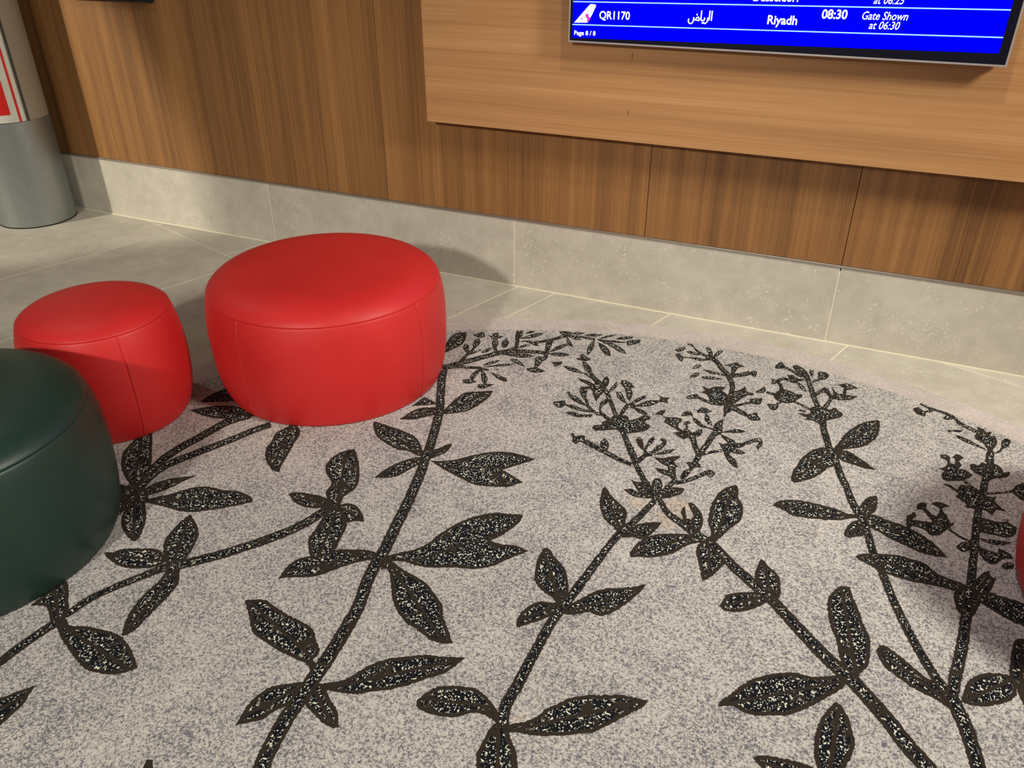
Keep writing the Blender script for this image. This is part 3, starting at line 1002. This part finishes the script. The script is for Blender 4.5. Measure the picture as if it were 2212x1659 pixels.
D5 leaf 430,120 480,110 560,150 620,210 640,290 580,280 490,200 440,150
D5 bud 200,130 250,85 290,70 330,120 310,150 220,155
D5 stem:4:6 320,135 420,185 540,240
D5 leaf 400,165 470,190 560,280 470,240
D5 leaf 360,235 430,240 500,280 600,290 500,320 400,310
D5 stem:6:5 210,325 310,285 400,310 490,335
D5 leaf 490,330 560,370 610,450 550,430 500,370
D5 bud 150,265 180,290 230,310 210,350 150,350 165,310
D5 stem:5:9 225,320 265,350 290,420
D5 flower 190,490 230,450 290,400 330,420 420,450 480,480 550,480 555,510 490,550 430,590 320,595 230,560 190,520
D5 stem:5:5 200,485 90,458
D4 bud 1600,960 1690,910 1740,870 1780,920 1760,970 1690,985 1610,975
D5 bud 100,600 200,610 240,600 245,650 190,695 140,670
D5 stem:4:4 225,610 290,580
D5 stem:4:4 440,575 560,630 660,680
D5 bud 640,165 700,185 680,270 650,210
D5 stem:4:4 640,335 770,295
D5 bud 750,220 770,195 850,205 900,245 850,290 760,300
D5 leaf 700,470 790,420 840,390 900,440 920,500 880,500 830,460 770,480 720,520
D5 stem:7:9 905,480 915,540 880,600 820,670
D5 flower 920,385 960,430 1000,470 1070,480 1080,400 1000,360 1120,345 1200,370 1265,405 1180,420 1120,430 1110,490 1180,500 1265,510 1180,550 1060,560 960,545 900,560 930,500 950,470
D7 leaf 145,205 200,165 280,150 420,155 560,175 700,210 850,250 960,300 1080,300 1080,350 1020,345 900,365 730,365 520,345 360,320 300,280 230,245
D7 leaf 1060,270 1110,190 1170,130 1270,100 1290,150 1280,230 1240,290 1130,340
D7 leaf 1110,300 1250,310 1400,370 1550,420 1700,490 1830,570 1950,670 2045,775 1900,760 1750,720 1600,650 1420,570 1300,500 1180,430 1100,360
D7 leaf 1100,360 1010,390 950,450 915,520 960,555 1050,550 1140,530 1180,440
P leaf 1846,1201 1863,1196 1889,1196 1938,1199 1968,1207 1998,1217 2026,1239 2059,1253 2095,1266 2080,1280 2037,1269 1998,1261 1965,1255 1924,1242 1896,1230 1875,1219 1857,1209
P stem:20:15 2096,1272 2101,1222 2106,1173 2109,1137 2114,1101 2123,1065 2128,1041 2138,1009 2140,976
P stem:24:29 2094,1270 2090,1310 2086,1340 2079,1394 2067,1449 2056,1505
E2 leaf 720,290 780,250 880,250 940,330 910,420 860,480 790,470 740,400
E2 leaf 850,250 940,290 1020,290 1130,330 1272,370 1400,430 1420,620 1272,550 1150,500 1050,440 950,380 880,330
E2 leaf 850,250 900,180 960,130 1000,120 1010,165 1055,175 1040,220 1000,290 920,300
E2 leaf 120,750 150,695 200,710 270,760 350,820 440,900 520,960 640,1000 690,1080 680,1190 600,1130 520,1090 420,1040 330,980 250,920 180,860
E2 leaf 780,1140 810,1040 840,980 900,935 1000,915 1100,925 1160,940 1220,1000 1200,1100 1140,1140 1050,1165 950,1180 850,1165
E2 leaf 1160,930 1170,800 1190,680 1230,650 1300,660 1330,800 1330,1000 1272,1170 1240,1100 1200,1000
E1 leaf 1110,820 1060,580 1000,420 980,260 1000,180 1090,105 1170,110 1200,200 1250,320 1300,450 1345,560 1345,700 1320,800 1260,850 1240,930 1150,900
E1 leaf 1150,870 1000,870 860,880 740,850 620,840 480,860 360,890 250,950 150,1030 80,1070 35,1125 80,1130 170,1130 270,1180 380,1210 500,1205 620,1210 750,1170 870,1115 970,1060 1070,1000 1150,930
E1 leaf 1060,1095 1100,1130 1160,1230 1195,1350 1215,1440 1190,1550 1130,1659 1080,1740 1000,1830 940,1760 890,1640 870,1560 865,1440 900,1300 960,1190 1020,1120
E1 leaf 340,1575 420,1550 560,1570 700,1600 800,1630 860,1659 930,1730 980,1830 860,1810 700,1790 520,1740 420,1659
D6 stem:3:7 200,50 270,85 380,120 480,160 540,210 600,250 720,310
D6 bud 135,95 180,80 220,110 255,120 245,160 190,150 150,125
D6 bud 240,120 290,85 330,110 280,128
D6 bud 400,180 440,150 490,160 510,185 440,195
D6 leaf 520,200 600,240 720,300 650,290 570,250 530,230
D6 leaf 445,310 460,285 540,285 575,290 560,305 480,300
D6 leaf 515,330 560,340 650,380 740,430 820,475 720,440 620,400 540,360
D6 flower 685,330 730,310 705,255 770,280 790,310 830,295 840,310 820,340 860,340 885,370 880,420 850,460 860,500 850,570 780,570 790,500 810,470 760,400 700,370
D6 bud 850,500 920,450 925,390 960,360 1010,375 1000,420 950,450 900,490
D6 flower 640,600 670,585 720,600 750,575 800,590 870,590 930,630 940,670 1000,660 990,700 930,715 860,720 800,740 760,740 750,700 690,670 660,640
D6 flower 345,620 400,625 440,590 440,560 380,530 380,505 440,510 470,540 460,580 510,590 510,550 490,525 530,500 590,535 545,560 570,600 540,640 600,640 670,695 620,720 560,740 420,735 390,690 410,650
D6 stem:5:6 585,730 650,790 730,840
D6 flower 400,765 470,780 530,820 560,780 620,790 700,830 760,850 800,880 880,885 870,930 970,1015 880,1000 850,1045 760,1000 680,990 610,980 600,940 510,875 550,860 480,810
D6 stem:4:4 760,860 900,850 1030,835
D6 bud 1015,830 1060,780 1128,765 1200,790 1200,900 1128,920 1060,880
D6 flower 700,1060 820,1090 900,1110 1000,1100 950,1080 1060,1160 1050,1220 980,1250 880,1230 780,1210 700,1190
D6 leaf 710,1255 880,1270 1030,1290 960,1310 850,1310
D6 flower 690,1310 800,1360 900,1390 890,1340 1000,1390 1040,1440 950,1440 860,1490 800,1470 740,1410
D6 bud 920,1500 980,1470 1040,1490 1030,1530 960,1530
D6 flower 75,1080 90,1050 150,1020 160,1060 130,1090 210,1100 310,1110 240,1020 220,1000 170,1000 160,970 200,935 260,945 250,980 290,1030 340,1060 370,1010 360,980 300,945 330,930 400,940 470,970 400,980 400,1010 440,1060 470,1120 520,1100 470,1160 430,1180 380,1220 290,1230 240,1180 130,1140 100,1180 75,1170
D6 stem:4:4 450,1170 550,1240 660,1290
D6 bud 520,1330 570,1290 660,1290 660,1360 570,1375
D1 leaf 60,290 125,180 180,120 240,90 320,85 320,140 290,200 230,240 180,260 125,290
D1 bud 395,105 440,100 480,85 510,90 515,135 460,140 420,125
D1 bud 550,115 590,125 600,100 655,90 660,120 715,130 660,150 620,160 590,145
D1 leaf 590,190 605,150 640,160 655,190 640,240 600,235
D1 stem:6:8 615,225 625,270 650,310
D1 bud 690,220 700,180 740,150 765,180 750,230 710,250
D1 leaf 390,220 420,160 460,150 470,190 440,230 400,245
D1 stem:5:8 420,230 370,290 330,320 250,400 150,440
D1 bud 285,240 310,200 350,220 350,300 320,290
D1 leaf 340,325 430,270 490,260 420,300
D1 leaf 480,290 540,255 600,245 550,285 490,300
D1 stem:10:9 75,460 95,450 250,410 400,370 550,330 660,300
D1 stem:9:7 640,300 760,280 835,245 855,180 850,120 870,80
D1 leaf 690,280 780,250 850,240 820,270 720,300
D1 leaf 845,70 910,70 910,110 880,150 850,130
D1 leaf 860,150 960,120 1050,95 1130,95 1060,130 960,150
D1 leaf 935,100 980,75 1035,70 1000,95
D1 leaf 855,180 960,170 1040,190 1080,225 1040,225 960,190
D1 stem:5:6 1030,195 1200,165 1360,120
D1 leaf 850,240 940,210 1000,215 900,245
D1 stem:9:6 650,300 850,282 1000,287 1150,300
D1 leaf 700,318 860,305 960,310 1030,335 920,350 840,340
D1 leaf 1150,200 1190,170 1230,175 1210,220 1170,300 1140,300
D1 leaf 1170,300 1270,230 1360,205 1380,220 1290,260
D1 leaf 1160,305 1300,295 1410,320 1320,335 1230,325
D1 stem:8:7 1150,300 1150,345 1100,375
D1 bud 1040,350 1080,335 1115,350 1110,390 1070,440 1060,460 1030,450
D1 bud 940,465 1040,450 1150,490 1050,505 980,490
D1 bud 1205,395 1320,390 1310,415 1240,440 1225,410
D1 flower 1285,80 1340,75 1420,85 1410,125 1350,130
D1 leaf 1400,95 1480,85 1565,95 1480,110
D1 stem:4:5 1390,128 1500,130 1660,160
D1 leaf 1540,115 1640,100 1750,110 1650,130
D1 leaf 1400,132 1480,140 1525,165 1460,160
D1 leaf 1365,120 1400,170 1440,240 1390,220 1370,190
D1 leaf 1660,160 1640,260 1590,320 1575,290 1590,230
D1 leaf 1690,190 1750,215 1810,270 1825,330 1770,320 1720,260
D1 leaf 1680,160 1760,165 1850,200 1950,260 1990,310 1900,280 1820,230
D1 leaf 1680,165 1780,120 1885,110 1830,130
D1 leaf 1880,150 1950,130 2070,130 2020,155 1900,160
D1 leaf 1740,165 1850,170 1990,190 1880,195
D1 bud 1985,180 2060,165 2135,165 2120,195 2000,225
D1 stem:6:5 80,460 250,440 330,450 480,455
D1 leaf 490,425 580,385 680,375 620,405 530,428
D1 leaf 480,450 650,420 820,405 780,430 640,440
D1 leaf 775,365 860,370 935,440 850,415
D1 leaf 360,550 400,500 470,460 490,470 430,530 390,590
D1 bud 285,580 360,570 430,600 360,615 300,610
D1 leaf 475,470 500,490 520,510 545,570 520,625 500,610 480,570
D1 bud 435,630 530,620 620,625 560,650 490,670 450,660
D1 leaf 570,500 640,520 730,560 755,595 690,590 630,550
D1 stem:5:4 470,465 555,476
D1 bud 610,480 655,460 660,475
"""


def smooth_closed(p):
    n_ = len(p)
    corner = []
    for i in range(n_):
        a, b = p[i] - p[i - 1], p[(i + 1) % n_] - p[i]
        c = a @ b / (np.linalg.norm(a) * np.linalg.norm(b) + 1e-9)
        corner.append(c < 0.45)
    out = []
    for i in range(n_):
        p0, p1, p2, p3 = p[i - 1], p[i], p[(i + 1) % n_], p[(i + 2) % n_]
        L = np.linalg.norm(p2 - p1)
        m1 = (p2 - p1) if corner[i] else (p2 - p0) / 2
        m2 = (p2 - p1) if corner[(i + 1) % n_] else (p3 - p1) / 2
        for m_ in (0, 1):
            pass
        l1, l2 = np.linalg.norm(m1), np.linalg.norm(m2)
        m1 = m1 * min(1, 1.3 * L / (l1 + 1e-9))
        m2 = m2 * min(1, 1.3 * L / (l2 + 1e-9))
        for t in (0, 0.25, 0.5, 0.75):
            out.append((2 * t**3 - 3 * t**2 + 1) * p1 + (t**3 - 2 * t**2 + t) * m1 + (-2 * t**3 + 3 * t**2) * p2 + (t**3 - t**2) * m2)
    return np.array(out)


def smooth_open(p, w):
    out, ws = [], []
    n_ = len(p)
    for i in range(n_ - 1):
        p1, p2 = p[i], p[i + 1]
        m1 = (p2 - p[i - 1]) / 2 if i else p2 - p1
        m2 = (p[i + 2] - p1) / 2 if i + 2 < n_ else p2 - p1
        for t in np.arange(0, 1, 0.2):
            out.append((2 * t**3 - 3 * t**2 + 1) * p1 + (t**3 - 2 * t**2 + t) * m1 + (-2 * t**3 + 3 * t**2) * p2 + (t**3 - t**2) * m2)
    out.append(p[-1])
    out = np.array(out)
    d = np.r_[0, np.cumsum(np.linalg.norm(np.diff(out, axis=0), axis=1))]
    return out, w[0] + (w[1] - w[0]) * d / d[-1]


def resample(p, step):
    q = np.vstack([p, p[:1]])
    d = np.r_[0, np.cumsum(np.linalg.norm(np.diff(q, axis=0), axis=1))]
    k_ = max(8, int(d[-1] / step))
    t = np.arange(k_) * d[-1] / k_
    return np.c_[np.interp(t, d, q[:, 0]), np.interp(t, d, q[:, 1])]


def seg_dist(pts, poly):
    a, b = poly, np.roll(poly, -1, 0)
    ab = b - a
    t = np.clip(((pts[:, None] - a) * ab).sum(2) / ((ab * ab).sum(1) + 1e-12), 0, 1)
    return np.sqrt((((a + ab * t[..., None]) - pts[:, None]) ** 2).sum(2)).min(1)


def inside(pts, poly):
    x, y = pts[:, 0:1], pts[:, 1:2]
    a, b = poly, np.roll(poly, -1, 0)
    c = ((a[:, 1] > y) != (b[:, 1] > y))
    xi = (b[:, 0] - a[:, 0]) * (y - a[:, 1]) / (b[:, 1] - a[:, 1] + 1e-15) + a[:, 0]
    return ((c & (x < xi)).sum(1) % 2) == 1


nr = np.random.RandomState(3)
idx = 0
for line in MOTIF.strip().splitlines():
    crop, kind, *pts = line.split()
    ox, oy, s = CROPS[crop]
    px = np.array([tuple(map(float, q.split(','))) for q in pts]) / s + [ox, oy]
    parts = kind.split(':')
    kind = parts[0]
    if kind == 'stem':
        mid, w = smooth_open(px, (float(parts[1]), float(parts[2])))
        t = np.gradient(mid, axis=0)
        t /= np.linalg.norm(t, axis=1)[:, None] + 1e-9
        nn = np.c_[-t[:, 1], t[:, 0]] * (w / 2)[:, None]
        ol = np.vstack([mid + nn, (mid - nn)[::-1]])
        zt_ = 0.0052
    else:
        ol = smooth_closed(px)
        zt_ = 0.0046
    fl_ = np.array([on_floor(u, v_, 0.005) for u, v_ in ol])
    area = 0.5 * (fl_[:, 0] * np.roll(fl_[:, 1], -1) - np.roll(fl_[:, 0], -1) * fl_[:, 1]).sum()
    if area < 0:
        fl_ = fl_[::-1]
    fl_ = resample(fl_, 0.004)
    fl_ = fl_ + nr.normal(0, 0.0009, fl_.shape)
    # stay on the field: nothing runs over the plain edge
    dr = fl_ - RC
    lim = np.interp(np.degrees(np.arctan2(dr[:, 1], dr[:, 0])) % 360, np.arange(360), np.hypot(*(inner_ - RC).T)) - 0.002
    rr = np.hypot(*dr.T)
    fl_ = RC + dr * np.minimum(1, lim / rr)[:, None]
    lo, hi = fl_.min(0), fl_.max(0)
    g = 0.0048
    gx, gy = np.meshgrid(np.arange(lo[0], hi[0], g), np.arange(lo[1], hi[1], g * 0.866))
    gx = gx + (np.arange(gx.shape[0]) % 2)[:, None] * g / 2
    gp = np.c_[gx.ravel(), gy.ravel()]
    if len(gp):
        gp = gp[inside(gp, fl_)]
    if len(gp):
        dd = seg_dist(gp, fl_)
        keep = dd > g * 0.45
        gp, dd = gp[keep], dd[keep]
    nb = len(fl_)
    allp = np.vstack([fl_, gp]) if len(gp) else fl_
    res = delaunay_2d_cdt([Vector(q) for q in allp], [(i, (i + 1) % nb) for i in range(nb)], [], 1, 1e-7)
    vs, fs = res[0], res[2]
    vp = np.array([tuple(q) for q in vs])
    ed = np.zeros(len(vp))
    ed[:] = seg_dist(vp, fl_)
    mx = ed.max()
    thr = min(0.0095, max(0.0022, 0.36 * mx))
    if kind == 'stem':
        thr = max(0.002, 0.42 * mx)
    # middle rib along the long axis
    c0 = vp.mean(0)
    ev, evec = np.linalg.eigh(np.cov((vp - c0).T))
    ax_ = evec[:, 1]
    perp = np.abs((vp - c0) @ np.array([-ax_[1], ax_[0]]))
    rib = perp / 0.0065 if (kind == 'leaf' and mx > 0.017) else np.full(len(vp), 5.0)
    z = zt_ + idx * 2e-6
    idx += 1
    V = [(x, y, z) for x, y in vp]
    Fc = [tuple(q) for q in fs]
    # skirt down into the pile
    edge_count = {}
    for q in Fc:
        for i in range(len(q)):
            e = (q[i], q[(i + 1) % len(q)])
            edge_count[e] = 1
    rim_e = [e for e in edge_count if (e[1], e[0]) not in edge_count]
    low = {}
    for a, b in rim_e:
        for q in (a, b):
            if q not in low:
                low[q] = len(V)
                V.append((vp[q][0], vp[q][1], 0.003))
        Fc.append((b, a, low[a], low[b]))
    me = mesh(kind, V, Fc)
    E_ = np.zeros(len(V))
    E_[:len(vp)] = ed / thr
    Rb = np.full(len(V), 5.0)
    Rb[:len(vp)] = rib
    for nm, arr in (('edge', E_), ('rib', Rb)):
        at = me.attributes.new(nm, 'FLOAT', 'POINT')
        at.data.foreach_set('value', arr.astype(np.float32))
    o = obj(kind, me, MAT['motif'], rug)
    o.matrix_parent_inverse = ri_
